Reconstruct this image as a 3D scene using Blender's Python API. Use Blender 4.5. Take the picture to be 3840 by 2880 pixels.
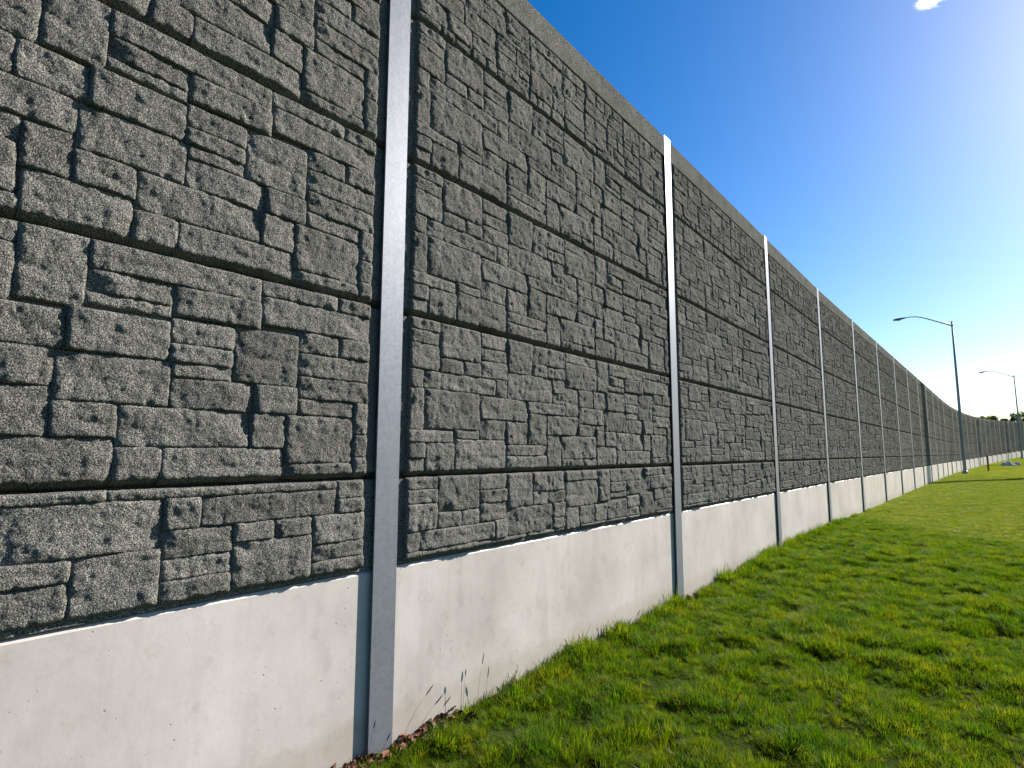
import bpy, bmesh, math, random
import numpy as np
from mathutils import Vector, Matrix, Quaternion

# ------------------------------------------------------------------ camera, sky, sun, exposure
scene = bpy.context.scene
for o in list(bpy.data.objects):
    bpy.data.objects.remove(o)
COL = scene.collection

SUN_EL = math.radians(30.0)
SUN_AZ = math.radians(20.5)          # clockwise from +Y (the direction the wall runs)

cam_data = bpy.data.cameras.new('camera')
cam_data.sensor_width = 36.0
cam_data.lens = 20.24
cam_data.clip_start = 0.05
cam_data.clip_end = 5000.0
cam = bpy.data.objects.new('camera', cam_data)
COL.objects.link(cam)
_F = Vector((-0.6251052, 0.7716823, 0.11726007))
_R = Vector((0.77724426, 0.62919298, 0.0027489))
_U = Vector((0.07165794, -0.09285807, 0.99309744))
cam.matrix_world = Matrix(((_R.x, _U.x, -_F.x, 3.221), (_R.y, _U.y, -_F.y, 0.0), (_R.z, _U.z, -_F.z, 1.93), (0, 0, 0, 1)))
scene.camera = cam

world = bpy.data.worlds.new('World')
scene.world = world
world.use_nodes = True
wn, wl = world.node_tree.nodes, world.node_tree.links
wn.clear()
sky = wn.new('ShaderNodeTexSky')
sky.sky_type = 'NISHITA'
sky.sun_disc = False
sky.sun_elevation = SUN_EL
sky.sun_rotation = SUN_AZ
sky.altitude = 0.0
sky.air_density = 1.0
sky.dust_density = 0.4
sky.ozone_density = 2.2
bg = wn.new('ShaderNodeBackground')
bg.inputs['Strength'].default_value = 0.058
wo = wn.new('ShaderNodeOutputWorld')
hs = wn.new('ShaderNodeHueSaturation')
hs.inputs['Saturation'].default_value = 1.48
hs.inputs['Hue'].default_value = 0.506
wl.new(sky.outputs['Color'], hs.inputs['Color'])
wl.new(hs.outputs['Color'], bg.inputs['Color'])
wl.new(bg.outputs[0], wo.inputs['Surface'])

sun_data = bpy.data.lights.new('sun', 'SUN')
sun_data.energy = 5.0
sun_data.angle = math.radians(0.5)
sun_data.color = (1.0, 0.92, 0.83)
sun = bpy.data.objects.new('sun', sun_data)
COL.objects.link(sun)
SUN_DIR = Vector((math.sin(SUN_AZ) * math.cos(SUN_EL), math.cos(SUN_AZ) * math.cos(SUN_EL), math.sin(SUN_EL)))
sun.rotation_euler = SUN_DIR.to_track_quat('Z', 'Y').to_euler()
sun.location = (30, 60, 40)

scene.view_settings.view_transform = 'Standard'
scene.view_settings.look = 'None'
scene.view_settings.gamma = 1.0
scene.view_settings.use_curve_mapping = False
scene.view_settings.exposure = 1.45

scene.cycles.max_bounces = 5
scene.cycles.diffuse_bounces = 2
scene.cycles.glossy_bounces = 3
scene.cycles.volume_bounces = 2

rng = np.random.default_rng(7)
random.seed(7)

# ------------------------------------------------------------------ helpers
def tag(o, label=None, cat=None, group=None, kind=None):
    if label: o['label'] = label
    if cat: o['category'] = cat
    if group: o['group'] = group
    if kind: o['kind'] = kind
    return o

def link(name, me, mat=None, parent=None, loc=None, rotz=None):
    o = bpy.data.objects.new(name, me)
    COL.objects.link(o)
    if mat is not None and not me.materials: me.materials.append(mat)
    if parent is not None: o.parent = parent
    if loc is not None: o.location = loc
    if rotz is not None: o.rotation_euler = (0, 0, rotz)
    return o

def empty(name, loc=(0, 0, 0), rotz=0.0):
    o = bpy.data.objects.new(name, None)
    COL.objects.link(o)
    o.empty_display_size = 0.1
    o.location = loc
    o.rotation_euler = (0, 0, rotz)
    return o

def mesh(name, v, f, smooth=False, mat=None):
    me = bpy.data.meshes.new(name)
    me.from_pydata([tuple(map(float, p)) for p in v], [], [tuple(map(int, q)) for q in f])
    if smooth: me.polygons.foreach_set('use_smooth', [True] * len(me.polygons))
    if mat: me.materials.append(mat)
    me.update()
    return me

def bm_mesh(name, bm, mat=None, smooth=False):
    me = bpy.data.meshes.new(name)
    bm.normal_update(); bm.to_mesh(me); bm.free()
    if smooth: me.polygons.foreach_set('use_smooth', [True] * len(me.polygons))
    if mat: me.materials.append(mat)
    return me

def bm_box(bm, x0, x1, y0, y1, z0, z1):
    vs = [bm.verts.new(p) for p in ((x0, y0, z0), (x1, y0, z0), (x1, y1, z0), (x0, y1, z0), (x0, y0, z1), (x1, y0, z1), (x1, y1, z1), (x0, y1, z1))]
    for q in ((3, 2, 1, 0), (4, 5, 6, 7), (0, 1, 5, 4), (1, 2, 6, 5), (2, 3, 7, 6), (3, 0, 4, 7)):
        bm.faces.new([vs[i] for i in q])
    return vs

def prism(name, prof, y0, y1, mat=None, ny=1, jit=None):
    """closed section prof [(x,z)...] counter-clockwise seen from -y, swept along y"""
    n = len(prof); v = []; f = []
    for k in range(ny + 1):
        y = y0 + (y1 - y0) * k / ny
        v += [(x, y, z) for x, z in prof]
    for k in range(ny):
        for i in range(n):
            j = (i + 1) % n
            f.append((k * n + i, (k + 1) * n + i, (k + 1) * n + j, k * n + j))
    f.append(tuple(range(n))); f.append(tuple(reversed(range(ny * n, ny * n + n))))
    me = mesh(name, v, f, mat=mat)
    bm = bmesh.new(); bm.from_mesh(me); bmesh.ops.recalc_face_normals(bm, faces=bm.faces); bm.to_mesh(me); bm.free()
    return me

def tube(path, radii, n=10, cap=True):
    """list of points + radii -> verts, faces"""
    v = []; f = []; up = None
    P = [Vector(p) for p in path]
    for i, p in enumerate(P):
        d = (P[min(i + 1, len(P) - 1)] - P[max(i - 1, 0)]).normalized()
        a = d.orthogonal().normalized() if up is None else (up - d * up.dot(d)).normalized()
        up = a; b = d.cross(a)
        for k in range(n):
            t = 2 * math.pi * k / n
            v.append(p + (a * math.cos(t) + b * math.sin(t)) * radii[i])
    for i in range(len(P) - 1):
        for k in range(n):
            f.append((i * n + k, i * n + (k + 1) % n, (i + 1) * n + (k + 1) % n, (i + 1) * n + k))
    if cap:
        f.append(tuple(reversed(range(n)))); f.append(tuple(range((len(P) - 1) * n, len(P) * n)))
    return v, f

_TAB = np.random.default_rng(11).random((256, 256))
def vnoise(x, y, s=0):
    x = np.asarray(x, float) + 17.3 * s; y = np.asarray(y, float) + 9.1 * s
    xi = np.floor(x).astype(int); yi = np.floor(y).astype(int)
    fx = x - xi; fy = y - yi
    fx = fx * fx * (3 - 2 * fx); fy = fy * fy * (3 - 2 * fy)
    t = lambda a, b: _TAB[a & 255, b & 255]
    return (t(xi, yi) * (1 - fx) + t(xi + 1, yi) * fx) * (1 - fy) + (t(xi, yi + 1) * (1 - fx) + t(xi + 1, yi + 1) * fx) * fy

ONES = ['', 'first', 'second', 'third', 'fourth', 'fifth', 'sixth', 'seventh', 'eighth', 'ninth', 'tenth', 'eleventh', 'twelfth', 'thirteenth',
        'fourteenth', 'fifteenth', 'sixteenth', 'seventeenth', 'eighteenth', 'nineteenth']
def ordinal(n):
    if n < 20: return ONES[n]
    t = {2: ('twentieth', 'twenty'), 3: ('thirtieth', 'thirty'), 4: ('fortieth', 'forty')}[n // 10]
    return t[0] if n % 10 == 0 else t[1] + '-' + ONES[n % 10]

# ------------------------------------------------------------------ materials
class NT:
    def __init__(s, name):
        s.m = bpy.data.materials.new(name); s.m.use_nodes = True
        s.t = s.m.node_tree; s.t.nodes.clear()
        s.out = s.t.nodes.new('ShaderNodeOutputMaterial')
    def n(s, typ, **kw):
        nd = s.t.nodes.new('ShaderNode' + typ)
        for k, v in kw.items():
            if k in nd.inputs.keys() if isinstance(k, str) else False: pass
            setattr(nd, k, v)
        return nd
    def l(s, a, b): s.t.links.new(a, b)
    def noise(s, vec, scale, detail=3.0, rough=0.55, dist=0.0):
        nd = s.n('TexNoise'); nd.inputs['Scale'].default_value = scale; nd.inputs['Detail'].default_value = detail
        nd.inputs['Roughness'].default_value = rough; nd.inputs['Distortion'].default_value = dist
        if vec is not None: s.l(vec, nd.inputs['Vector'])
        return nd.outputs['Fac']
    def ramp(s, fac, stops, interp='LINEAR'):
        nd = s.n('ValToRGB'); cr = nd.color_ramp; cr.interpolation = interp
        while len(cr.elements) < len(stops): cr.elements.new(0.5)
        for e, (p, c) in zip(cr.elements, stops):
            e.position = p; e.color = (c[0], c[1], c[2], 1) if not isinstance(c, (int, float)) else (c, c, c, 1)
        s.l(fac, nd.inputs['Fac'])
        return nd.outputs['Color']
    def mix(s, fac, a, b, typ='MIX'):
        nd = s.n('Mix'); nd.data_type = 'RGBA'; nd.blend_type = typ
        for sock, v in ((nd.inputs[0], fac), (nd.inputs[6], a), (nd.inputs[7], b)):
            if hasattr(v, 'is_linked') or hasattr(v, 'links'): s.l(v, sock)
            elif isinstance(v, (int, float)): sock.default_value = v
            else: sock.default_value = (*v, 1)
        return nd.outputs[2]
    def math(s, op, a, b=None, clamp=False):
        nd = s.n('Math'); nd.operation = op; nd.use_clamp = clamp
        for i, v in enumerate((a, b)):
            if v is None: continue
            if hasattr(v, 'links'): s.l(v, nd.inputs[i])
            else: nd.inputs[i].default_value = v
        return nd.outputs[0]
    def bump(s, h, strength, dist, normal=None):
        nd = s.n('Bump'); nd.inputs['Strength'].default_value = strength; nd.inputs['Distance'].default_value = dist
        s.l(h, nd.inputs['Height'])
        if normal is not None: s.l(normal, nd.inputs['Normal'])
        return nd.outputs['Normal']
    def bsdf(s, color, rough=0.6, metal=0.0, spec=0.5, normal=None):
        b = s.n('BsdfPrincipled')
        for k, v in (('Base Color', color), ('Roughness', rough), ('Metallic', metal), ('Specular IOR Level', spec)):
            if hasattr(v, 'links'): s.l(v, b.inputs[k])
            elif isinstance(v, (int, float)): b.inputs[k].default_value = v
            else: b.inputs[k].default_value = (*v, 1)
        if normal is not None: s.l(normal, b.inputs['Normal'])
        return b
    def done(s, surf):
        s.l(surf.outputs[0] if hasattr(surf, 'outputs') else surf, s.out.inputs['Surface'])
        return s.m
    def objvec(s, rnd=True):
        tc = s.n('TexCoord')
        if not rnd: return tc.outputs['Object']
        oi = s.n('ObjectInfo')
        sc = s.n('VectorMath'); sc.operation = 'SCALE'; sc.inputs[0].default_value = (13.1, 7.7, 21.3); s.l(oi.outputs['Random'], sc.inputs['Scale'])
        ad = s.n('VectorMath'); ad.operation = 'ADD'; s.l(tc.outputs['Object'], ad.inputs[0]); s.l(sc.outputs[0], ad.inputs[1])
        return ad.outputs[0]
    def pos(s): return s.n('NewGeometry').outputs['Position']

def m_stone():
    t = NT('dark_stone_concrete')
    v = t.objvec()
    g = t.noise(v, 175, 2.0, 0.62)
    speck = t.ramp(g, [(0.36, (0.031, 0.032, 0.032)), (0.50, (0.100, 0.100, 0.094)), (0.62, (0.285, 0.278, 0.242))])
    lo = t.noise(v, 3.2, 3)
    tone = t.ramp(lo, [(0.3, 0.78), (0.7, 1.12)])
    oi = t.n('ObjectInfo')
    tv = t.ramp(oi.outputs['Random'], [(0, 0.90), (1, 1.12)])
    c = t.mix(1.0, speck, tone, 'MULTIPLY'); c = t.mix(1.0, c, tv, 'MULTIPLY')
    n2 = t.bump(t.noise(v, 80, 3.5, 0.75), 1.0, 0.013)
    return t.done(t.bsdf(c, 0.95, 0, 0.0, n2))

def m_concrete():
    t = NT('pale_precast_concrete')
    v = t.objvec()
    mp = t.n('Mapping'); mp.inputs['Scale'].default_value = (1, 2.2, 0.35); t.l(v, mp.inputs['Vector'])
    lo = t.noise(v, 1.1, 5, 0.6)
    base = t.ramp(lo, [(0.30, (0.345, 0.32, 0.298)), (0.52, (0.425, 0.398, 0.373)), (0.72, (0.49, 0.463, 0.438))])
    st = t.noise(mp.outputs[0], 3.0, 5, 0.65)
    streak = t.ramp(st, [(0.30, 0.88), (0.50, 1.0)])
    c = t.mix(0.85, base, streak, 'MULTIPLY')
    blot = t.ramp(t.noise(v, 6.5, 4, 0.7), [(0.30, (0.74, 0.72, 0.70)), (0.46, (1, 1, 1))])
    c = t.mix(0.45, c, blot, 'MULTIPLY')
    vo = t.n('TexVoronoi'); vo.inputs['Scale'].default_value = 13; vo.inputs['Randomness'].default_value = 1; t.l(v, vo.inputs['Vector'])
    gate = t.ramp(t.noise(v, 4.1, 2), [(0.47, 0.0), (0.56, 1.0)])
    dot = t.ramp(vo.outputs['Distance'], [(0.05, 1.0), (0.09, 0.0)])
    pit = t.math('MULTIPLY', dot, gate)
    vo2 = t.n('TexVoronoi'); vo2.inputs['Scale'].default_value = 42; t.l(v, vo2.inputs['Vector'])
    dot2 = t.math('MULTIPLY', t.ramp(vo2.outputs['Distance'], [(0.07, 1.0), (0.13, 0.0)]), t.ramp(t.noise(v, 7.3, 2), [(0.56, 0.0), (0.62, 1.0)]))
    pits = t.math('MAXIMUM', pit, dot2)
    c = t.mix(pits, c, (0.20, 0.18, 0.155))
    tc = t.n('TexCoord'); sz = t.n('SeparateXYZ'); t.l(tc.outputs['Object'], sz.inputs[0])
    up = t.math('ADD', t.math('SUBTRACT', sz.outputs[2], 0.56), t.math('MULTIPLY', t.noise(v, 5.0, 4, 0.7), -0.30))
    dirt = t.ramp(up, [(0.0, 0.35), (0.10, 0.0)])
    c = t.mix(dirt, c, (0.26, 0.215, 0.16))
    vo3 = t.noise(mp.outputs[0], 1.3, 3, 0.5)
    c = t.mix(t.ramp(vo3, [(0.60, 0.0), (0.72, 0.30)]), c, (0.36, 0.33, 0.30))
    hgt = t.math('SUBTRACT', t.math('MULTIPLY', t.noise(v, 60, 4), 0.25), pits)
    n = t.bump(hgt, 0.35, 0.004)
    n = t.bump(t.noise(v, 4, 3), 0.12, 0.02, n)
    return t.done(t.bsdf(c, 0.5, 0, 0.5, n))

def m_zinc():
    t = NT('galvanised_steel')
    v = t.objvec()
    vo = t.n('TexVoronoi'); vo.inputs['Scale'].default_value = 95; t.l(v, vo.inputs['Vector'])
    sp = t.mix(0.7, vo.outputs['Color'], t.noise(v, 30, 4, 0.7))
    bw = t.n('RGBToBW'); t.l(sp, bw.inputs[0])
    c = t.ramp(bw.outputs[0], [(0.25, (0.15, 0.165, 0.19)), (0.75, (0.21, 0.225, 0.255))])
    mp = t.n('Mapping'); mp.inputs['Scale'].default_value = (1, 6, 0.5); t.l(v, mp.inputs['Vector'])
    c = t.mix(0.5, c, t.ramp(t.noise(mp.outputs[0], 3, 4, 0.7), [(0.3, 0.84), (0.6, 1.0)]), 'MULTIPLY')
    r = t.ramp(bw.outputs[0], [(0.2, 0.42), (0.8, 0.50)])
    n = t.bump(t.noise(v, 55, 3), 0.12, 0.003)
    return t.done(t.bsdf(c, r, 0.40, 0.2, n))

def m_plain(name, col, rough=0.6, metal=0.0, spec=0.4, var=0.25, scale=12, bump=0.0):
    t = NT(name); v = t.objvec()
    a = tuple(x * (1 - var) for x in col); b = tuple(min(1, x * (1 + var)) for x in col)
    nz = t.noise(v, scale, 4, 0.6)
    c = t.ramp(nz, [(0.3, a), (0.7, b)])
    n = t.bump(nz, bump, 0.02) if bump else None
    return t.done(t.bsdf(c, rough, metal, spec, n))

def m_grass(name, dark, mid, yellow, trans=0.45):
    t = NT(name); p = t.pos()
    n1 = t.noise(p, 1.9, 3, 0.6); n2 = t.noise(p, 13, 2, 0.6)
    f = t.math('ADD', t.math('MULTIPLY', n1, 0.45), t.math('MULTIPLY', n2, 0.55))
    c = t.ramp(f, [(0.36, dark), (0.50, mid), (0.64, yellow)])
    oi = t.n('ObjectInfo')
    c = t.mix(1.0, c, t.ramp(oi.outputs['Random'], [(0, (0.75, 0.8, 0.8)), (0.8, (1.1, 1.05, 1.0)), (0.93, (1.15, 1.05, 1.0)), (1, (1.7, 1.1, 1.3))]), 'MULTIPLY')
    d = t.bsdf(c, 0.6, 0, 0.12)
    tr = t.n('BsdfTranslucent'); t.l(t.mix(1.0, c, (1.25, 1.3, 0.6), 'MULTIPLY'), tr.inputs['Color'])
    mx = t.n('MixShader'); mx.inputs[0].default_value = trans
    t.l(d.outputs[0], mx.inputs[1]); t.l(tr.outputs[0], mx.inputs[2])
    return t.done(mx)

def m_ground():
    t = NT('lawn_ground'); p = t.pos()
    sx = t.n('SeparateXYZ'); t.l(p, sx.inputs[0])
    mp = t.n('Mapping'); mp.inputs['Scale'].default_value = (1.0, 0.45, 1); t.l(p, mp.inputs['Vector'])
    n1 = t.noise(mp.outputs[0], 0.55, 5, 0.62); n2 = t.noise(p, 4.0, 4, 0.65); n3 = t.noise(p, 38, 3, 0.7)
    f = t.math('ADD', t.math('MULTIPLY', n1, 0.55), t.math('ADD', t.math('MULTIPLY', n2, 0.25), t.math('MULTIPLY', n3, 0.20)))
    lawn = t.ramp(f, [(0.36, (0.070, 0.105, 0.010)), (0.50, (0.125, 0.155, 0.015)), (0.62, (0.19, 0.19, 0.032))])
    soil = t.ramp(n2, [(0.35, (0.018, 0.028, 0.006)), (0.62, (0.035, 0.05, 0.010)), (0.76, (0.06, 0.048, 0.022))])
    fac = t.n('MapRange'); fac.inputs[1].default_value = 13.0; fac.inputs[2].default_value = 21.0
    t.l(t.math('ADD', sx.outputs[1], t.math('MULTIPLY', n1, 3.0)), fac.inputs[0])
    c = t.mix(fac.outputs[0], soil, lawn)
    n = t.bump(n3, 0.7, 0.03); n = t.bump(n2, 0.35, 0.06, n)
    return t.done(t.bsdf(c, 1.0, 0, 0.0, n))

M = {}
M['stone'] = m_stone(); M['concrete'] = m_concrete(); M['zinc'] = m_zinc(); M['ground'] = m_ground()
M['lamp'] = m_plain('weathered_lamp_steel', (0.23, 0.25, 0.28), 0.6, 0.2, 0.5, 0.15, 6)
M['head'] = m_plain('lamp_housing', (0.075, 0.085, 0.105), 0.5, 0.2, 0.5, 0.12, 8)
M['lens'] = m_plain('lamp_lens', (0.35, 0.36, 0.36), 0.25, 0, 0.5, 0.1, 8)
M['footing'] = m_plain('footing_concrete', (0.30, 0.29, 0.27), 0.8, 0, 0.3, 0.25, 20, 0.3)
M['rust'] = m_plain('rust_red_paint', (0.26, 0.045, 0.022), 0.55, 0, 0.4, 0.3, 20)
M['rustlow'] = m_plain('weathered_brown_paint', (0.17, 0.10, 0.022), 0.7, 0, 0.3, 0.35, 22)
M['rock'] = m_plain('grey_boulder', (0.44, 0.41, 0.37), 0.85, 0, 0.3, 0.35, 5, 0.5)
M['wood'] = m_plain('pole_wood', (0.14, 0.10, 0.07), 0.8, 0, 0.3, 0.3, 9, 0.3)
M['bark'] = m_plain('tree_bark', (0.08, 0.065, 0.05), 0.9, 0, 0.2, 0.3, 9, 0.4)
M['grass'] = m_grass('tussock_grass', (0.030, 0.088, 0.005), (0.080, 0.142, 0.005), (0.168, 0.186, 0.008), 0.5)
M['mown'] = m_grass('mown_grass', (0.075, 0.130, 0.008), (0.135, 0.185, 0.010), (0.20, 0.22, 0.018), 0.45)
M['straw'] = m_grass('dry_straw', (0.20, 0.14, 0.055), (0.26, 0.19, 0.085), (0.34, 0.26, 0.13), 0.3)
M['stalk'] = m_plain('dry_stalk', (0.13, 0.115, 0.05), 0.8, 0, 0.2, 0.3, 30)
M['seed'] = m_plain('dark_seed_head', (0.045, 0.04, 0.03), 0.9, 0, 0.2, 0.3, 60)
M['weed'] = m_grass('weed_leaf', (0.03, 0.07, 0.015), (0.055, 0.11, 0.02), (0.09, 0.14, 0.03), 0.35)
M['leaf'] = m_plain('dead_leaf', (0.10, 0.038, 0.018), 0.75, 0, 0.3, 0.45, 18)
M['leafo'] = m_plain('orange_leaf', (0.42, 0.13, 0.03), 0.7, 0, 0.3, 0.3, 18)
M['tree1'] = m_grass('tree_leaves', (0.07, 0.10, 0.035), (0.11, 0.15, 0.05), (0.17, 0.18, 0.07), 0.5)
M['tree2'] = m_grass('blue_green_leaves', (0.07, 0.10, 0.085), (0.10, 0.14, 0.115), (0.14, 0.17, 0.14), 0.5)

# ------------------------------------------------------------------ the lie of the land
def rise(y):
    y = np.asarray(y, float); y1 = np.minimum(y, 150.0)
    r = .00023 * np.maximum(y1 - 65, 0) ** 2
    t = np.clip(y - 150, 0, 80)
    return r + .0391 * (t - t * t / 160)

def ground_z(x, y):
    x = np.asarray(x, float); y = np.asarray(y, float)
    z = .08 * np.clip((y - 8) / 5, 0, 1) + rise(y) - 0.03
    near = 1 / (1 + np.maximum(0, np.hypot(x - 2, y - 8) - 14) ** 2 / 200)
    z = z + near * (0.045 * (vnoise(x * 1.1, y * 1.1, 1) - .5) + 0.055 * (vnoise(x * 3.4, y * 3.1, 2) - .5))
    z = z + 0.10 * (vnoise(x * .16, y * .16, 3) - .5) * np.clip((x - 0.3) / 3, 0, 1)
    return z

def wall_x(y):
    a = .021 * np.maximum(0, y - 17) if y > 22 else .021 * 5 / 2 * (max(0, y - 14.5) / 7.5) ** 2 * 2
    return float(a + .001 * max(0, y - 60) ** 2)

def axis(dense0, dense1, step, far0, far1, g=1.16):
    a = list(np.arange(dense0, dense1, step)); s = step; p = a[-1]
    while p < far1: s *= g; p += s; a.append(p)
    s = step; p = dense0; b = []
    while p > far0: s *= g; p -= s; b.append(p)
    return np.array(b[::-1] + a)

gx = axis(-0.4, 7.0, 0.11, -900, 900); gy = axis(0.0, 26.0, 0.11, -700, 1500, 1.05)
XX, YY = np.meshgrid(gx, gy, indexing='ij')
ZZ = ground_z(XX, YY)
nx, ny = XX.shape
vv = np.stack([XX.ravel(), YY.ravel(), ZZ.ravel()], 1)
ii = (np.arange(nx - 1)[:, None] * ny + np.arange(ny - 1)[None]).ravel()
ff = np.stack([ii, ii + ny, ii + ny + 1, ii + 1], 1)
gm = bpy.data.meshes.new('ground')
gm.from_pydata(vv.tolist(), [], ff.tolist())
gm.polygons.foreach_set('use_smooth', [True] * len(gm.polygons))
ground = link('ground', gm, M['ground'])
tag(ground, kind='structure')

# ------------------------------------------------------------------ the noise wall
SPAN = 4.88; FL = 0.20; LEN = SPAN - FL
BASE = 1.14; J1 = 1.745; PH = 3.56 / 3; TOP = 6.40
SLAB_X = 0.002                      # front of the cast slab; base face is x = 0, post face x = 0.035
ASHLAR = [(85,382,1097,1178), (87,380,995,1090), (86,381,800,989), (388,845,916,1178), (386,640,796,908), (647,848,796,909), (851,1204,1062,1178), 
(850,1205,952,1054), (854,1204,804,946), (1211,1566,888,1178), (86,219,658,793), (86,229,347,651), (226,1038,659,789), (1045,1206,649,799), 
(236,838,358,653), (845,1492,458,643), (844,1182,284,452), (86,543,255,340), (549,837,284,352), (86,245,139,248), (86,245,12,132), (252,544,12,248), 
(551,1181,12,278), (1188,1495,248,450), (1572,2094,1007,1177), (1212,1883,649,882), (1499,2097,541,642), (1502,1786,249,535), (1188,1795,152,242), 
(1187,1793,12,145), (1572,1804,889,1000), (1810,2096,894,1000), (1889,2097,753,886), (1889,2097,650,748), (2101,2719,1084,1177), 
(2103,2720,829,1078), (2104,2343,541,823), (2350,2643,645,822), (2349,2889,474,639), (1792,2343,348,535), (2349,2690,346,467), (2697,2888,249,466), 
(1801,2033,12,342), (2040,2690,117,340), (2040,2240,12,110), (2248,2430,12,111), (2438,2710,12,110), (2726,2979,848,1178), (2650,2920,646,821), 
(2715,3143,12,241), (2985,3823,1044,1178), (2986,3356,931,1038), (2985,3357,871,925), (3363,3829,886,1037), (2927,3355,646,842), (3362,3687,743,865), 
(3363,3686,643,737), (3377,3686,567,636), (3693,4072,571,879), (3377,3816,405,561), (3823,4079,404,564), (4078,4353,788,914), (4360,4599,789,915), 
(4079,4599,644,781), (4086,4599,506,637), (4086,4488,406,499), (3829,4338,1091,1178), (4344,4600,1090,1177), (3836,4599,921,1083), 
(3804,4012,204,398), (4019,4488,116,398), (4014,4495,12,109), (4495,4598,297,499), (4493,4599,150,291), (4502,4599,12,142), (3157,3797,205,399), 
(3362,4007,12,197), (3150,3355,14,198), (2895,3150,249,406), (2895,3370,412,636)]
LOWCUT = [(2713,3382,307,545), (3390,3561,393,545), (3568,4381,398,544), (4387,4589,490,594), (4388,4595,398,483), (3388,3736,251,386), (3743,3972,293,392), 
(3979,4217,292,392), (4224,4599,222,391), (4224,4599,121,215), (4224,4599,12,114), (3743,4217,12,286), (3389,3737,144,244), (3389,3736,12,137), 
(2733,3019,206,300), (2742,3018,12,199), (3025,3382,12,300), (2710,3134,552,595), (3141,4382,552,593)]
ASHLAR = [tuple(q / 1000 for q in r) for r in ASHLAR]
LOWCUT = [tuple(q / 1000 for q in r) for r in LOWCUT]

def split_ashlar(u0, u1, v0, v1, rnd, out, gap=.007):
    w, h = u1 - u0, v1 - v0
    ok_small = w < 0.68 and h < 0.25
    if ok_small and (rnd.random() < 0.45 or (w < .30 and h < .16)) or (w < .24 and h < .13):
        out.append((u0, u1, v0, v1)); return
    if (w > 2.4 * h and w > .26) or h < .15:
        m = u0 + w * rnd.uniform(.32, .68)
        split_ashlar(u0, m - gap / 2, v0, v1, rnd, out); split_ashlar(m + gap / 2, u1, v0, v1, rnd, out)
    else:
        m = v0 + h * rnd.uniform(.33, .67)
        split_ashlar(u0, u1, v0, m - gap / 2, rnd, out); split_ashlar(u0, u1, m + gap / 2, v1, rnd, out)

CAPS = []; split_ashlar(.085, 4.60, .012, .765, random.Random(5), CAPS)
_extra = []; split_ashlar(.085, 2.705, .012, .595, random.Random(9), _extra)
LOWCUT += _extra
CUT = 1.1867 - (J1 - BASE)
LOWSTD = [(a, b, max(c, CUT + .006) - CUT, d - CUT) for a, b, c, d in ASHLAR if d > CUT + .035]

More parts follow.
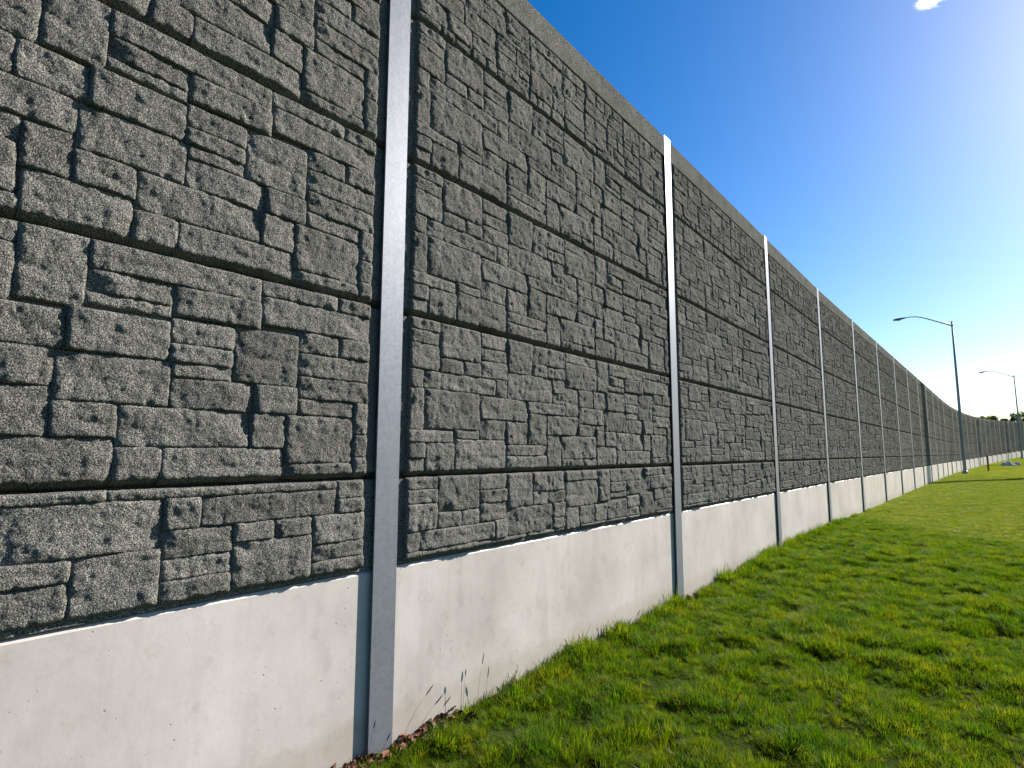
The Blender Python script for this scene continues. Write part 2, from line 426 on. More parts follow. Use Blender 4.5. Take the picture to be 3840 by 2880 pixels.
def stone_arrays(w, h, seed, bottom_row, res):
    r = np.random.default_rng(seed)
    nu = max(4, int(math.ceil(w / res))); nv = max(4, int(math.ceil(h / res)))
    if res < .05:
        e = np.array([0, .0035, .0085])
        s = np.concatenate([e, np.linspace(.016, w - .016, nu - 1), (w - e)[::-1]]) / w
        t = np.concatenate([e, np.linspace(.016, h - .016, nv - 1), (h - e)[::-1]]) / h
    else:
        s = np.linspace(0, 1, nu + 1); t = np.linspace(0, 1, nv + 1)
    nu, nv = len(s) - 1, len(t) - 1
    S, T = np.meshgrid(s, t, indexing='ij')
    w0, h0 = w, h; w = w + .016; h = h + .016
    Y = (S - .5) * w; Z = (T - .5) * h
    k = seed % 97
    # ragged outline
    Y = Y + (0.007 * (vnoise(Z * 14, Z * 0 + k, 4) - .5)) * (np.abs(S - .5) * 2) ** 2 - np.sign(S - .5) * .001
    Z = Z + (0.006 * (vnoise(Y * 12, Y * 0 + k, 5) - .5)) * (np.abs(T - .5) * 2) ** 2
    dl, dr = S * w, (1 - S) * w; db, dt = T * h, (1 - T) * h
    e0 = r.uniform(.42, .66); eb = r.uniform(.10, .35); el = r.uniform(.2, .5)
    q = lambda d, rad, e0=e0: np.where(d < .002, 0, e0 + (1 - e0) * np.sqrt(np.clip(1 - (1 - np.clip((d - .003) / rad, 0, 1)) ** 2, 0, 1)))
    lim = min(w, h) * .45
    rl = min(lim, r.uniform(.010, .030)); rr = min(lim, r.uniform(.018, .046)); rt = min(lim, r.uniform(.010, .030)); rb = min(lim, r.uniform(.007, .016))
    wv = lambda s_: .7 + .6 * vnoise(Y * 18 + s_, Z * 18 + k, 13)
    P = np.minimum(np.minimum(q(dl, rl * wv(1), el), q(dr, rr * wv(2))), np.minimum(q(db, rb * wv(3), eb), q(dt, rt * wv(4))))
    ul = np.minimum(dl, dr) / .03; vt = np.minimum(db, dt) / .03
    P = P * (1 - .45 * np.clip(1 - np.hypot(np.clip(ul, 0, 1), np.clip(vt, 0, 1)), 0, 1))
    H = r.uniform(.027, .039)
    body = H + r.uniform(-.02, .02) * Y / max(w, .25) + r.uniform(-.05, .05) * Z
    # split faces: a few planes cutting the block
    for _ in range(r.integers(1, 4)):
        a = r.uniform(0, 2 * math.pi); g = r.uniform(.08, .25)
        off = r.uniform(.18, .42) * (abs(math.cos(a)) * w + abs(math.sin(a)) * h)
        d = Y * math.cos(a) + Z * math.sin(a)
        body = np.minimum(body, H - g * np.maximum(0, d - off) + .004)
    # scoops and chips, most of them along the left and lower edges
    wob = .6 + .8 * vnoise(Y * 30 + k, Z * 30, 12)
    for _ in range(int(r.integers(0, 2 + int(w * h * 6)))):
        m_ = r.random()
        cy, cz = (-.47 * w, r.uniform(-.4, .4) * h) if m_ < .62 else ((r.uniform(-.5, .5) * w, -.44 * h) if m_ < .92 else (r.uniform(-.45, .45) * w, r.uniform(-.4, .4) * h))
        ra = r.uniform(.014, .042); rz = ra * r.uniform(.6, 2.0)
        body = body - r.uniform(.006, .020) * np.exp(-((((Y - cy) / ra) ** 2 + ((Z - cz) / rz) ** 2) * wob) ** 1.5)
    bl = lambda f_, s_: np.abs(vnoise(Y * f_ + k, Z * f_ * 1.15, s_) * 2 - 1)
    nz = .011 * (bl(8, 6) - .4) + .0065 * (bl(15, 7) - .4) + .005 * (vnoise(Y * 28 + k, Z * 32, 15) - .5) + .0035 * (vnoise(Y * 52 + k, Z * 52, 8) - .5)
    if res < .02: nz = nz + 0.0045 * (vnoise(Y * 100 + k, Z * 100, 9) - .5) + r.normal(0, .0009, Y.shape)
    X = P * np.maximum(body + nz, .005) - .004 * (P < .01)
    if bottom_row: X = X - .072 * np.clip(1 - (db + .004 * (vnoise(Y * 20, Z * 20, 14) - .5)) / .046, 0, 1) ** 1.15
    v = np.stack([X.ravel(), Y.ravel(), Z.ravel()], 1)
    i = (np.arange(nu)[:, None] * (nv + 1) + np.arange(nv)[None]).ravel()
    f = np.stack([i, i + nv + 1, i + nv + 2, i + 1], 1)
    return v, f

def np_mesh(name, v, f, mat):
    me = bpy.data.meshes.new(name)
    me.vertices.add(len(v)); me.vertices.foreach_set('co', np.ascontiguousarray(v, dtype=np.float32).ravel())
    me.loops.add(len(f) * 4); me.loops.foreach_set('vertex_index', np.ascontiguousarray(f, dtype=np.int32).ravel())
    me.polygons.add(len(f)); me.polygons.foreach_set('loop_start', np.arange(len(f), dtype=np.int32) * 4)
    me.polygons.foreach_set('use_smooth', np.ones(len(f), dtype=bool))
    me.update(calc_edges=True); me.materials.append(mat)
    return me

class Facing:
    """one form-liner pattern: near panels get every stone as an object, far ones a joined facing"""
    def __init__(s, rects, seed, fine=.009):
        s.items = []; V = []; F = []; n = 0
        for i, (a, b, c, d) in enumerate(rects):
            v, f = stone_arrays(b - a, d - c, seed * 1000 + i * 7 + 3, c < .03, fine)
            s.items.append((np_mesh('stone', v, f, M['stone']), (a + b) / 2, (c + d) / 2))
            v, f = stone_arrays(b - a, d - c, seed * 1000 + i * 7 + 3, c < .03, .0145)
            V.append(v + np.array([0, (a + b) / 2, (c + d) / 2])); F.append(f + n); n += len(v)
        s.far = np_mesh('stone_facing', np.concatenate(V), np.concatenate(F), M['stone'])
    def build(s, panel, near):
        if near:
            for me, u, v in s.items: link('stone', me, None, panel, (SLAB_X, u, v))
        else:
            tag(link('stone_facing', s.far, None, panel, (SLAB_X, 0, 0)), kind='stuff')

FACE = {'full': Facing(ASHLAR, 1), 'cap': Facing(CAPS, 2), 'low': Facing(LOWSTD, 3), 'low0': Facing(LOWCUT, 4)}

def slab_mesh(name, h, mat, x0, x1, c=.012, cb=None):
    cb = cb or c
    return prism(name, [(x0, 0), (x1 - cb, 0), (x1, cb * .75), (x1, h - c), (x1 - c, h), (x0, h)], -.085, LEN + .085, mat)
SL_FULL = slab_mesh('panel_full', PH - .006, M['stone'], -.17, SLAB_X, .014, .070)
SL_CAP = slab_mesh('panel_cap', TOP - J1 - 3 * PH, M['stone'], -.17, SLAB_X, .014, .070)
SL_LOW = slab_mesh('panel_low', J1 - BASE - .004, M['stone'], -.17, SLAB_X)
CAPH = TOP - J1 - 3 * PH
CAP_ME = prism('cap', [(SLAB_X - .03, .785), (.020, .785), (.030, .797), (.030, CAPH - .010), (.020, CAPH + .002), (SLAB_X - .15, CAPH + .002)], .012, LEN - .012, M['stone'])
BASE_ME = slab_mesh('base', BASE + .55, M['concrete'], -.19, 0.0, .016)

bm = bmesh.new()
bm_box(bm, .0225, .035, -.1, .1, -.6, TOP + .025)
bmesh.ops.bevel(bm, geom=[e for e in bm.edges], offset=.0025, segments=2, affect='EDGES')
POST_FRONT = bm_mesh('flange', bm, M['zinc'])
bm = bmesh.new(); bm_box(bm, -.215, .0215, -.006, .006, -.6, TOP + .024); POST_WEB = bm_mesh('web', bm, M['zinc'])
bm = bmesh.new(); bm_box(bm, -.2275, -.2155, -.1, .1, -.6, TOP + .025); POST_BACK = bm_mesh('flange', bm, M['zinc'])

NB = 37; NEAR = 7
posts = [(0.0, 2.578 - SPAN)]
for i in range(NB):
    x, y = posts[-1]
    th = 0.0
    for _ in range(4):
        ym = y + SPAN * math.cos(th); th = math.atan2(wall_x(ym) - x, ym - y)
    posts.append((x + SPAN * math.sin(th), y + SPAN * math.cos(th)))

CARD = ['zero', 'one', 'two', 'three', 'four', 'five', 'six', 'seven', 'eight', 'nine', 'ten', 'eleven', 'twelve', 'thirteen', 'fourteen', 'fifteen', 'sixteen',
        'seventeen', 'eighteen', 'nineteen']
def card(n): return CARD[n] if n < 20 else {2: 'twenty', 3: 'thirty'}[n // 10] + ('' if n % 10 == 0 else '-' + CARD[n % 10])
def bay_words(i):
    if i == 0: return 'left of the nearest post'
    return 'between posts %s and %s from the left' % (card(i), card(i + 1))

COURSE = ['topmost', 'second from top', 'third from top', 'fourth from top', 'lowest']
for i in range(NB):
    (xa, ya), (xb, yb) = posts[i], posts[i + 1]
    th = math.atan2(xb - xa, yb - ya)
    dz = float(rise((ya + yb) / 2))
    near = i < NEAR
    org = Vector((xa + math.sin(th) * FL / 2, ya + math.cos(th) * FL / 2, dz))
    at = lambda z: (org.x, org.y, org.z + z)
    b = link('base_panel', BASE_ME, None, None, at(-.55), -th)
    tag(b, 'pale concrete base panel at grass level ' + bay_words(i), 'concrete panel', 'pale concrete base panels of the wall')
    for c in range(5):
        if c == 0: me, z, face = SL_CAP, J1 + 3 * PH, FACE['cap']
        elif c < 4: me, z, face = SL_FULL, J1 + (3 - c) * PH, FACE['full']
        else: me, z, face = SL_LOW, BASE + .003, FACE['low0' if i == 0 else 'low']
        p = link('stone_panel', me, None, None, at(z), -th)
        tag(p, 'dark stone panel, %s, %s' % (COURSE[c], bay_words(i)), 'wall panel', 'dark stone-faced panels of the wall')
        face.build(p, near)
        if c == 0: link('cap', CAP_ME, None, p)
for i, (x, y) in enumerate(posts):
    if i == 0: continue
    th = math.atan2(posts[min(i + 1, NB)][0] - posts[i - 1][0], posts[min(i + 1, NB)][1] - posts[i - 1][1])
    p = empty('steel_post', (x, y, float(rise(y))), -th)
    tag(p, 'galvanised steel post of the wall, ' + ('nearest and widest one' if i == 1 else '%s from the left' % ordinal(i)), 'post', 'steel posts of the wall')
    link('front_flange', POST_FRONT, None, p); link('web', POST_WEB, None, p); link('back_flange', POST_BACK, None, p)

# ------------------------------------------------------------------ street lamps, poles, marker, rocks, trees
def lamp_meshes():
    H = 14.3
    v, f = tube([(0, 0, .05), (0, 0, .5), (0, 0, 7), (0, 0, H)], [.15, .145, .115, .075], 14)
    pole = mesh('pole', v, f, True, M['lamp'])
    bm = bmesh.new(); bm_box(bm, -.24, .24, -.24, .24, -.02, .035)
    for sx in (-1, 1):
        for sy in (-1, 1): bm_box(bm, sx * .18 - .025, sx * .18 + .025, sy * .18 - .025, sy * .18 + .025, .036, .11)
    plate = bm_mesh('plate', bm, M['lamp'])
    v, f = tube([(0, 0, .0), (0, 0, .06), (0, 0, .30)], [.27, .26, .165], 14)
    skirt = mesh('skirt', v, f, True, M['lamp'])
    v, f = tube([(0, 0, -.6), (0, 0, .0)], [.36, .36], 20)
    foot = mesh('foot', v, f, False, M['footing'])
    pts = [(-.05, 0, H - .32), (-.8, 0, H + .06), (-1.7, 0, H + .52), (-2.3, 0, H + .80), (-2.75, 0, H + .94), (-3.2, 0, H + .99), (-3.65, 0, H + .97)]
    v, f = tube(pts, [.075, .068, .06, .055, .05, .046, .042], 8)
    arm = mesh('arm', v, f, True, M['lamp'])
    v, f = tube([(0, 0, H - .42), (0, 0, H - .24)], [.10, .10], 12)
    clamp = mesh('clamp', v, f, True, M['lamp'])
    v, f = tube([(0, 0, H - .01), (0, 0, H + .05), (0, 0, H + .09)], [.085, .08, .03], 12)
    capm = mesh('cap', v, f, True, M['lamp'])
    # cobra head: flattened lofted body
    V = []; F = []; n = 14
    HS = 1.3
    prof = [(-3.50, .035, .03, .02), (-3.60, .065, .05, .045), (-3.80, .11, .075, .07), (-4.05, .145, .085, .085), (-4.25, .135, .08, .085), (-4.38, .095, .055, .06), (-4.42, .03, .02, .02)]
    for x, wy, up, dn in prof:
        for k in range(n):
            a = 2 * math.pi * k / n; z = math.sin(a)
            V.append((-3.5 + (x + 3.5) * HS, HS * wy * math.cos(a), H + .965 + .10 * (-3.5 - x) * -1 + HS * (up * z if z > 0 else dn * z * .9)))
    for i in range(len(prof) - 1):
        for k in range(n): F.append((i * n + k, i * n + (k + 1) % n, (i + 1) * n + (k + 1) % n, (i + 1) * n + k))
    F.append(tuple(range(n))); F.append(tuple(reversed(range(len(V) - n, len(V)))))
    head = mesh('head', V, F, True, M['head'])
    V = [(-4.25 + .24 * math.cos(a), .13 * math.sin(a), H + .965 - .058 - .095) for a in np.linspace(0, 2 * math.pi, 16, endpoint=False)]
    V += [(-4.25 + .16 * math.cos(a), .08 * math.sin(a), H + .965 - .058 - .145) for a in np.linspace(0, 2 * math.pi, 16, endpoint=False)]
    F = [(k, (k + 1) % 16, 16 + (k + 1) % 16, 16 + k) for k in range(16)] + [tuple(range(16, 32))]
    lens = mesh('lens', V, F, True, M['lens'])
    return dict(pole=pole, base_plate=plate, skirt=skirt, footing=foot, arm=arm, arm_clamp=clamp, pole_cap=capm, lamp_head=head), lens
LP, LENS = lamp_meshes()
lamps = [(1.92, 68.3, 0.04, 'tall grey street lamp standing nearest, arm reaching over the wall'),
         (8.55, 131.1, 0.10, 'street lamp second from the left, near the right edge of the picture'),
         (21.5, 192.0, 0.16, 'distant street lamp, third from the left, behind the second one'),
         (33.0, 248.0, 0.18, 'far distant street lamp, lamp head just inside the right edge'),
         (47.0, 310.0, 0.20, 'farthest street lamp, a tiny head low at the right edge')]
for x, y, a, lab in lamps:
    o = empty('street_lamp', (x, y, float(ground_z(x, y))), -a)
    tag(o, lab, 'street lamp', 'street lamps along the wall')
    for k, me in LP.items():
        c = link(k, me, None, o)
        if k == 'lamp_head': link('lens', LENS, None, c)

def pole_thing(x, y, lab):
    o = empty('utility_pole', (x, y, float(ground_z(x, y))))
    tag(o, lab, 'pole', 'wooden poles on the open side of the lawn')
    v, f = tube([(0, 0, -.5), (0, 0, 6), (0, 0, 18)], [.21, .19, .14], 12); link('pole', mesh('pole', v, f, True, M['wood']), None, o)
    bm = bmesh.new(); bm_box(bm, -1.1, 1.1, .142, .24, 17.1, 17.22); link('cross_arm', bm_mesh('cross_arm', bm, M['wood']), None, o)
    for s in (-1, -.35, .35, 1):
        v, f = tube([(s, .19, 17.22), (s, .19, 17.30), (s, .19, 17.36)], [.04, .05, .02], 8); link('insulator', mesh('insulator', v, f, True, M['lens']), None, o)
mast = empty('mast_pole', (9.0, 67.1, float(ground_z(9.0, 67.1))))
tag(mast, 'stout tapering steel mast whose long shadow crosses the lawn and climbs the wall', 'mast')
v, f = tube([(0, 0, .05), (0, 0, 8), (0, 0, 23)], [.52, .46, .36], 20); link('shaft', mesh('shaft', v, f, True, M['lamp']), None, mast)
v, f = tube([(0, 0, -.5), (0, 0, .0), (0, 0, .12)], [.85, .85, .82], 24); link('footing', mesh('footing', v, f, False, M['footing']), None, mast)
v, f = tube([(0, 0, 23), (0, 0, 23.15), (0, 0, 23.2)], [.42, .42, .1], 20); link('mast_cap', mesh('mast_cap', v, f, True, M['lamp']), None, mast)
for k in range(8):
    a = k * math.pi / 4
    v, f = tube([(.65 * math.cos(a), .65 * math.sin(a), .1), (.65 * math.cos(a), .65 * math.sin(a), .22)], [.03, .03], 6); link('bolt', mesh('bolt', v, f, False, M['lamp']), None, mast)
pole_thing(10.6, 117.0, 'farther wooden pole just outside the right edge of the picture')

# marker post
mx_, my_ = 3.67, 78.8; mz = float(ground_z(mx_, my_))
mk = empty('marker_post', (mx_, my_, mz), .2)
tag(mk, 'slim rust-red marker post standing in the lawn right of the street lamp', 'marker post')
bm = bmesh.new(); bm_box(bm, -.075, .075, -.05, .05, -.3, .82); link('lower_post', bm_mesh('lower', bm, M['rustlow']), None, mk)
bm = bmesh.new(); vs = bm_box(bm, -.078, .078, -.053, .053, .823, 1.55); bmesh.ops.bevel(bm, geom=list(bm.edges), offset=.012, segments=1, affect='EDGES'); link('upper_post', bm_mesh('upper', bm, M['rust']), None, mk)
bm = bmesh.new(); bm_box(bm, -.085, .085, -.06, .06, 1.552, 1.60); link('post_cap', bm_mesh('cap', bm, M['head']), None, mk)

def boulder(name, sx, sy, sz, seed):
    bm = bmesh.new(); bmesh.ops.create_icosphere(bm, subdivisions=4, radius=1)
    r = random.Random(seed); planes = [(Vector((r.uniform(-1, 1), r.uniform(-1, 1), r.uniform(-.2, 1))).normalized(), r.uniform(.62, .9)) for _ in range(9)]
    for v in bm.verts:
        for n_, d in planes:
            e = v.co.dot(n_) - d
            if e > 0: v.co -= n_ * e * .9
        c = v.co
        k = float(vnoise(c.x * 3 + seed, c.y * 3 + c.z * 2, seed)) - .5
        v.co = Vector((c.x * sx, c.y * sy, c.z * sz)) * (1 + .16 * k)
    return bm_mesh(name, bm, M['rock'], False)
o = link('boulder', boulder('rock', .92, .62, .55, 3), None, None, (5.85, 100.5, float(ground_z(5.85, 100.5)) + .05), .5)
tag(o, 'long low grey boulder lying on the far lawn, larger of the two', 'boulder', 'boulders on the far lawn')
o = link('boulder', boulder('rock', .55, .45, .42, 8), None, None, (6.75, 101.9, float(ground_z(6.75, 101.9)) + .04), 1.1)
tag(o, 'small pale boulder on the far lawn, right of the longer one', 'boulder', 'boulders on the far lawn')

# trees beyond the wall
def tree(x, y, H, wid, mat, seed, label, name='broadleaf_tree', leaf=.30, n=5200):
    r = np.random.default_rng(seed); rr = random.Random(seed)
    o = empty(name, (x, y, float(rise(y))))
    tag(o, label, 'tree', 'trees beyond the far end of the wall')
    V = []; F = []
    def add(p, rad, k=7):
        v, f = tube(p, rad, k); b = len(V); V.extend(v); F.extend([tuple(i + b for i in q) for q in f])
    add([(0, 0, -.3), (.1, .05, H * .25), (.0, .1, H * .5), (.15, 0, H * .8)], [.26, .2, .14, .05], 9)
    tips = []
    for k in range(13):
        z0 = H * rr.uniform(.3, .7); a = rr.uniform(0, 6.28); ln = wid * rr.uniform(.5, 1.0) * (1.15 - z0 / H * .6)
        e = Vector((math.cos(a) * ln, math.sin(a) * ln, z0 + H * rr.uniform(.08, .26)))
        m_ = Vector((e.x * .5, e.y * .5, z0 + (e.z - z0) * .6))
        add([(0, .05, z0), m_, e], [.09, .06, .02], 6); tips += [m_.lerp(e, .5), e, e + Vector((rr.uniform(-.6, .6), rr.uniform(-.6, .6), rr.uniform(.2, .9)))]
    tips += [Vector((rr.uniform(-.5, .5) * wid, rr.uniform(-.5, .5) * wid, H * rr.uniform(.78, .98))) for _ in range(9)]
    link('trunk', mesh('trunk', V, F, True, M['bark']), None, o)
    T = np.array([tuple(t) for t in tips]); c = T[r.integers(0, len(T), n)]
    rad = wid * .26
    d = r.normal(size=(n, 3)); d /= np.linalg.norm(d, axis=1)[:, None]
    P = c + d * (rad * r.random(n)[:, None] ** .5) * np.array([1.15, 1.15, .75])
    P = P[P[:, 2] > H * .24]; n = len(P)
    a1 = r.normal(size=(n, 3)); a1 /= np.linalg.norm(a1, axis=1)[:, None]; a2 = np.cross(a1, r.normal(size=(n, 3))); a2 /= np.linalg.norm(a2, axis=1)[:, None]
    s = leaf * r.uniform(.5, 1.1, n)[:, None]
    v = np.stack([P - a1 * s, P + a2 * s * .45, P + a1 * s, P - a2 * s * .45], 1).reshape(-1, 3)
    link('crown', np_mesh('crown', v, np.arange(n * 4).reshape(-1, 4), mat), None, o)
tree(5.2, 168, 8.1, 2.5, M['tree1'], 1, 'rounded green tree top showing just above the far wall')
tree(8.6, 180, 7.4, 2.0, M['tree1'], 4, 'small olive tree right of the rounded green one above the wall')
tree(11.6, 198, 9.6, 2.6, M['tree2'], 2, 'loose blue-green tree behind the second street lamp above the wall', n=3000)
tree(17.5, 214, 9.8, 2.8, M['tree2'], 3, 'dark tree at the right edge of the picture above the far wall', n=3600)

# small cloud
cd = (_F + _R * ((3500 - 1920) / 2159) + _U * ((1440 + 12) / 2159)).normalized()
bm = bmesh.new(); bmesh.ops.create_icosphere(bm, subdivisions=4, radius=1)
cl = link('cloud', bm_mesh('cloud', bm), None, None, Vector(cam.location) + cd * 900)
cl.scale = (24, 18, 11)
tag(cl, 'small wispy white cloud at the top right', 'cloud', kind='structure')
ct = NT('cloud_vapour')
cv = ct.n('TexCoord').outputs['Object']
ln = ct.n('VectorMath'); ln.operation = 'LENGTH'; ct.l(cv, ln.inputs[0])
fall = ct.math('SUBTRACT', 1.0, ln.outputs['Value'], True)
nz = ct.noise(cv, 1.9, 6, 0.62, 1.2)
den = ct.math('MULTIPLY', ct.math('MAXIMUM', ct.math('SUBTRACT', ct.math('ADD', nz, ct.math('MULTIPLY', fall, .45)), .66), 0.0), 0.30)
pv = ct.n('VolumePrincipled'); pv.inputs['Color'].default_value = (1, 1, 1, 1); pv.inputs['Anisotropy'].default_value = 0.6
ct.l(den, pv.inputs['Density']); ct.l(pv.outputs[0], ct.out.inputs['Volume'])
cl.data.materials.append(ct.m)

# ------------------------------------------------------------------ grass
def tuft(name, nb, rad, hmin, hmax, wid, mat, seed, lean=.5):
    r = np.random.default_rng(seed); V = []; F = []
    for _ in range(nb):
        a = r.uniform(0, 6.283); d = rad * math.sqrt(r.random()); bx, by = d * math.cos(a), d * math.sin(a)
        h = r.uniform(hmin, hmax); w = wid * r.uniform(.7, 1.2)
        az = a + r.normal() * .8; ln = lean * r.uniform(.2, 1.3) * h; cu = r.uniform(.2, 1.0)
        sx, sy = -math.sin(az + r.normal() * .5), math.cos(az + r.normal() * .5); b = len(V)
        for k, t in enumerate((0, .4, .75)):
            off = ln * (t ** (1 + cu)); ww = w * (1 - .45 * t) / 2
            px, py, pz = bx + math.cos(az) * off, by + math.sin(az) * off, h * t * (1 - .16 * t * cu) - .012
            V.append((px - sx * ww, py - sy * ww, pz)); V.append((px + sx * ww, py + sy * ww, pz))
        V.append((bx + math.cos(az) * ln, by + math.sin(az) * ln, h * (1 - .22 * cu) - .012))
        F += [(b, b + 1, b + 3, b + 2), (b + 2, b + 3, b + 5, b + 4), (b + 4, b + 5, b + 6)]
    return bpy.data.objects.new(name, mesh(name, V, F, True, mat))

def scatter(name, P, rot, scl, idx, objs, label):
    cname = name + '_tufts'
    coll = bpy.data.collections.new(cname)
    for o in objs: coll.objects.link(o)
    me = bpy.data.meshes.new(name); me.vertices.add(len(P)); me.vertices.foreach_set('co', np.asarray(P, np.float32).ravel())
    for nm, typ, dat in (('rot', 'FLOAT_VECTOR', rot), ('scl', 'FLOAT_VECTOR', scl)):
        a = me.attributes.new(nm, typ, 'POINT'); a.data.foreach_set('vector', np.asarray(dat, np.float32).ravel())
    a = me.attributes.new('idx', 'INT', 'POINT'); a.data.foreach_set('value', np.asarray(idx, np.int32))
    o = link(name, me)
    ng = bpy.data.node_groups.new(name, 'GeometryNodeTree')
    ng.interface.new_socket('Geometry', in_out='INPUT', socket_type='NodeSocketGeometry')
    ng.interface.new_socket('Geometry', in_out='OUTPUT', socket_type='NodeSocketGeometry')
    N = ng.nodes; gi = N.new('NodeGroupInput'); go = N.new('NodeGroupOutput'); ip = N.new('GeometryNodeInstanceOnPoints')
    ci = N.new('GeometryNodeCollectionInfo'); ci.inputs['Collection'].default_value = coll; ci.inputs['Separate Children'].default_value = True; ci.inputs['Reset Children'].default_value = True
    def na(nm, t):
        q = N.new('GeometryNodeInputNamedAttribute'); q.data_type = t; q.inputs['Name'].default_value = nm; return [s for s in q.outputs if s.enabled][0]
    ng.links.new(gi.outputs[0], ip.inputs['Points']); ng.links.new(ci.outputs[0], ip.inputs['Instance'])
    ip.inputs['Pick Instance'].default_value = True
    ng.links.new(na('idx', 'INT'), ip.inputs['Instance Index']); ng.links.new(na('rot', 'FLOAT_VECTOR'), ip.inputs['Rotation']); ng.links.new(na('scl', 'FLOAT_VECTOR'), ip.inputs['Scale'])
    ng.links.new(ip.outputs[0], go.inputs[0])
    md = o.modifiers.new('scatter', 'NODES'); md.node_group = ng
    return tag(o, label, 'grass', kind='stuff')

def field(n, x0, x1, y0, y1, keep, seed):
    r = np.random.default_rng(seed)
    x = r.uniform(x0, x1, n); y = r.uniform(y0, y1, n)
    wx = np.array([wall_x(q) for q in y]); ok = (x > wx + .02) & (r.random(n) < keep(x, y))
    return x[ok], y[ok], r

def mow_line(x): return 20.5 - 1.25 * np.clip(x, 0, 12)       # edge of the mown lawn

TALL = [tuft('tussock_a', 58, .052, .045, .120, .0040, M['grass'], 1), tuft('tussock_b', 54, .062, .030, .095, .0040, M['grass'], 2, .8),
        tuft('tussock_c', 44, .045, .060, .150, .0038, M['grass'], 3, .6), tuft('tussock_d', 60, .065, .025, .075, .0042, M['grass'], 4, .9),
        tuft('tussock_e_straw', 14, .05, .03, .10, .004, M['straw'], 5, 1.2)]
clump = lambda x, y: .55 * vnoise(x * 3.6, y * 3.6, 21) + .45 * vnoise(x * 8.5, y * 8.5, 22)
def tall_keep(x, y):
    k = np.clip((clump(x, y) - .20) / .14, .42, 1)
    k = k * np.where((x < .16) & (y < 3.5), .25, 1)
    return np.where(y < mow_line(x) + vnoise(x * 3, y * 3, 25) * .8 - .4, k, 0) * np.where(x > 4.6 + .05 * y, .5, 1)
x, y, r = field(128000, 0.02, 9.5, 1.2, 21, tall_keep, 31)
c = clump(x, y); z = ground_z(x, y); n = len(x)
s = (0.42 + .95 * np.clip((c - .28) / .45, 0, 1)) * r.uniform(.65, 1.3, n)
s *= np.where((x < .20) & (y > 3.7), .75 + 1.1 * vnoise(x * 2, y * 4.5, 27), 0.80) * np.clip(.45 + (mow_line(x) - y) / 5, .45, 1)
idx = r.choice(5, n, p=[.29, .29, .15, .235, .035])
rot = np.stack([r.normal(0, .16, n), r.normal(0, .16, n), r.uniform(0, 6.283, n)], 1)
scatter('long_grass', np.stack([x, y, z], 1), rot, np.stack([s * 1.05, s * 1.05, s], 1), idx, TALL, 'clumpy unmown green grass covering the near lawn')

SHORT = [tuft('mown_a', 40, .075, .018, .045, .0060, M['mown'], 11, .8), tuft('mown_b', 36, .085, .015, .038, .0065, M['mown'], 12, 1.0), tuft('mown_c_straw', 16, .07, .015, .04, .005, M['straw'], 13, 1.2)]
def short_keep(x, y):
    return np.where(y > mow_line(x) - .3, np.clip(1.25 - y / 62, .12, 1), 0) * np.clip(.45 + vnoise(x * 1.3, y * .7, 41), .3, 1) * np.where(x > 4.6 + .05 * y, .2, 1)
x, y, r = field(110000, 0.02, 10.0, 7, 62, short_keep, 33)
n = len(x); s = r.uniform(.7, 1.35, n) * (1 + np.clip((y - 25) / 40, 0, .8))
scatter('mown_grass', np.stack([x, y, ground_z(x, y)], 1), np.stack([r.normal(0, .1, n), r.normal(0, .1, n), r.uniform(0, 6.283, n)], 1), np.stack([s, s, s * .9], 1),
        r.choice(3, n, p=[.47, .47, .06]), SHORT, 'short mown yellowish green lawn beyond the long grass')

# ------------------------------------------------------------------ weeds, stalks and leaves at the foot of the wall
def leaf_mesh(name, ln, wd, mat, seed):
    r = random.Random(seed); V = []; F = []; n = 7
    for i in range(n):
        t = i / (n - 1); w = wd * math.sin(math.pi * min(.98, t * .92 + .05)) * (1 + .35 * math.sin(t * 19 + seed)); zc = .012 * math.sin(t * 3.1) + r.uniform(-.003, .003)
        V += [(ln * (t - .5), -w, zc + .010), (ln * (t - .5), 0, zc), (ln * (t - .5), w, zc + .012 * r.uniform(.3, 1.4))]
    for i in range(n - 1):
        for k in range(2): F.append((i * 3 + k, (i + 1) * 3 + k, (i + 1) * 3 + k + 1, i * 3 + k + 1))
    return mesh(name, V, F, True, mat)
LV = [leaf_mesh('leaf', .075, .026, M['leaf'], 1), leaf_mesh('leaf', .06, .022, M['leaf'], 2), leaf_mesh('leaf', .085, .030, M['leafo'], 3)]
r = np.random.default_rng(77); V = []; F = []
def lit(x, y, k):
    me = LV[k]; q = Matrix.Translation((x, y, float(ground_z(x, y)) + r.uniform(.01, .05))) @ Matrix.Rotation(r.uniform(0, 6.28), 4, 'Z') @ Matrix.Rotation(r.normal() * .6, 4, 'X') @ Matrix.Rotation(r.normal() * .5, 4, 'Y')
    b = len(V); V.extend([q @ v.co for v in me.vertices]); F.extend([tuple(i + b for i in p.vertices) for p in me.polygons])
for _ in range(95): lit(abs(r.normal(.035, .07)) + .012, r.uniform(1.7, 3.35), 0)
for _ in range(45): lit(abs(r.normal(.03, .04)) + .012, r.uniform(5.6, 6.5), 1)
lo = link('leaf_litter', mesh('leaf_litter', V, F, True, M['leaf'])); tag(lo, 'drift of brown dead leaves along the foot of the wall', 'leaf litter', kind='stuff')
for (x, y, k, lab) in [(.16, 7.62, 2, 'orange dead leaf standing beside the second post'), (.12, 7.50, 2, 'rusty leaf tucked lower behind the orange one at the second post'),
                       (1.62, 4.85, 2, 'single orange leaf lying in the middle of the near grass')]:
    o = link('fallen_leaf', LV[k], None, None, (x, y, float(ground_z(x, y)) + .075)); o.rotation_euler = (1.0, .5 + x * 3, y * 5); o.scale = (1.1,) * 3
    tag(o, lab, 'leaf', 'loose fallen leaves')

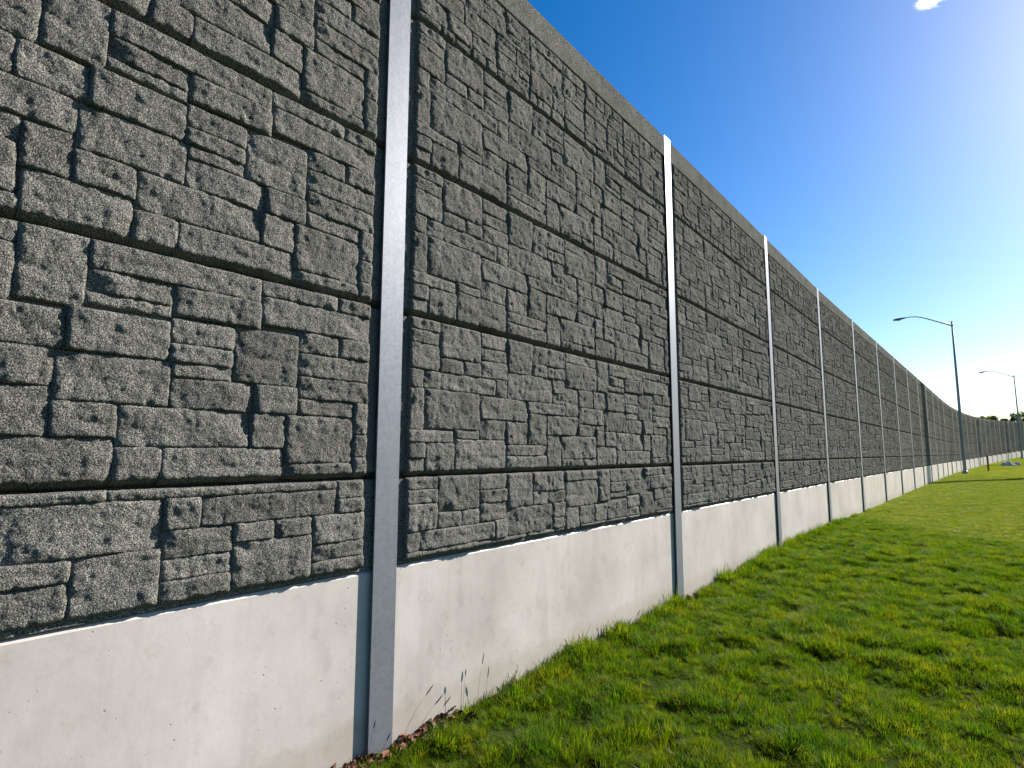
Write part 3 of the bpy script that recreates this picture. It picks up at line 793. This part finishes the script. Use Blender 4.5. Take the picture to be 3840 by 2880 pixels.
def stalk(x, y, h, lean, az, kind, lab):
    o = empty('weed_stalk', (x, y, float(ground_z(x, y)) - .01), az)
    tag(o, lab, 'weed', 'dry stalks at the foot of the wall')
    pts = [(0, 0, 0), (lean * .15 * h, 0, h * .4), (lean * .55 * h, 0, h * .75), (lean * h, 0, h)]
    v, f = tube(pts, [.0014, .0012, .001, .0008], 5); link('stem', mesh('stem', v, f, True, M['stalk']), None, o)
    e = Vector(pts[-1]); d = (e - Vector(pts[-2])).normalized()
    if kind == 0: v, f = tube([e - d * .004, e + d * .012, e + d * .032, e + d * .046], [.002, 0.0042, .0040, .0010], 7)
    else: v, f = tube([e - d * .004, e + d * .02, e + d * .06, e + d * .085], [.0015, .0042, .0036, .0008], 6)
    link('seed_head', mesh('seed_head', v, f, True, M['seed']), None, o)
side = ['in front of the nearest post', 'right of the nearest post']
sp = [(.09, 2.44, .26, .12, 0.6, 0), (.13, 2.50, .17, .25, 1.0, 0), (.05, 2.76, .30, .55, 1.3, 1), (.07, 2.86, .22, .6, 1.2, 1),
      (.09, 2.95, .18, .7, 1.4, 1), (.05, 3.34, .30, .05, 1.0, 0), (.05, 3.50, .34, .12, 1.3, 1), (.05, 3.60, .22, .06, 0.4, 1), (.05, 6.05, .16, .5, 1.2, 1)]
for i, (x, y, h, ln_, az, kd) in enumerate(sp):
    stalk(x, y, h, ln_, az, kd, 'thin dry stalk with dark seed head, %s from the left' % ordinal(i + 1))

def weed(x, y, s, seed, lab):
    rr = random.Random(seed); o = empty('leafy_weed', (x, y, float(ground_z(x, y)) - .01))
    tag(o, lab, 'weed', 'leafy weeds at the foot of the wall')
    for k in range(6):
        a = rr.uniform(0, 6.28); h = s * rr.uniform(.55, 1.0); sp_ = s * rr.uniform(.1, .5)
        top = Vector((math.cos(a) * sp_ * .4, math.sin(a) * sp_, h)); mid = Vector((top.x * .3, top.y * .3, h * .55))
        v, f = tube([(0, 0, 0), mid, top], [.0028, .0022, .0014], 5); st = link('stem', mesh('stem', v, f, True, M['stalk']), None, o)
        V = []; F = []
        for j in range(7):
            t = .25 + .75 * j / 6; p = (Vector((0, 0, 0)).lerp(mid, min(1, t * 2)) if t < .5 else mid.lerp(top, (t - .5) * 2)); b_ = rr.uniform(0, 6.28); l_ = s * rr.uniform(.10, .2) * (1.2 - t * .6)
            d = Vector((math.cos(b_), math.sin(b_), rr.uniform(-.1, .7))).normalized(); sd = d.cross(Vector((0, 0, 1))).normalized() * l_ * .2; b = len(V)
            V += [p, p + d * l_ * .5 + sd, p + d * l_, p + d * l_ * .5 - sd]; F.append((b, b + 1, b + 2, b + 3))
        link('leaves', mesh('leaves', V, F, False, M['weed']), None, st)
weed(.09, 3.86, .24, 1, 'spindly leafy weed against the base panel right of the nearest post')
weed(.12, 7.28, .17, 2, 'low dark leafy weed just left of the second post')
weed(.07, 12.0, .22, 3, 'small weed poking above the grass near the third post')
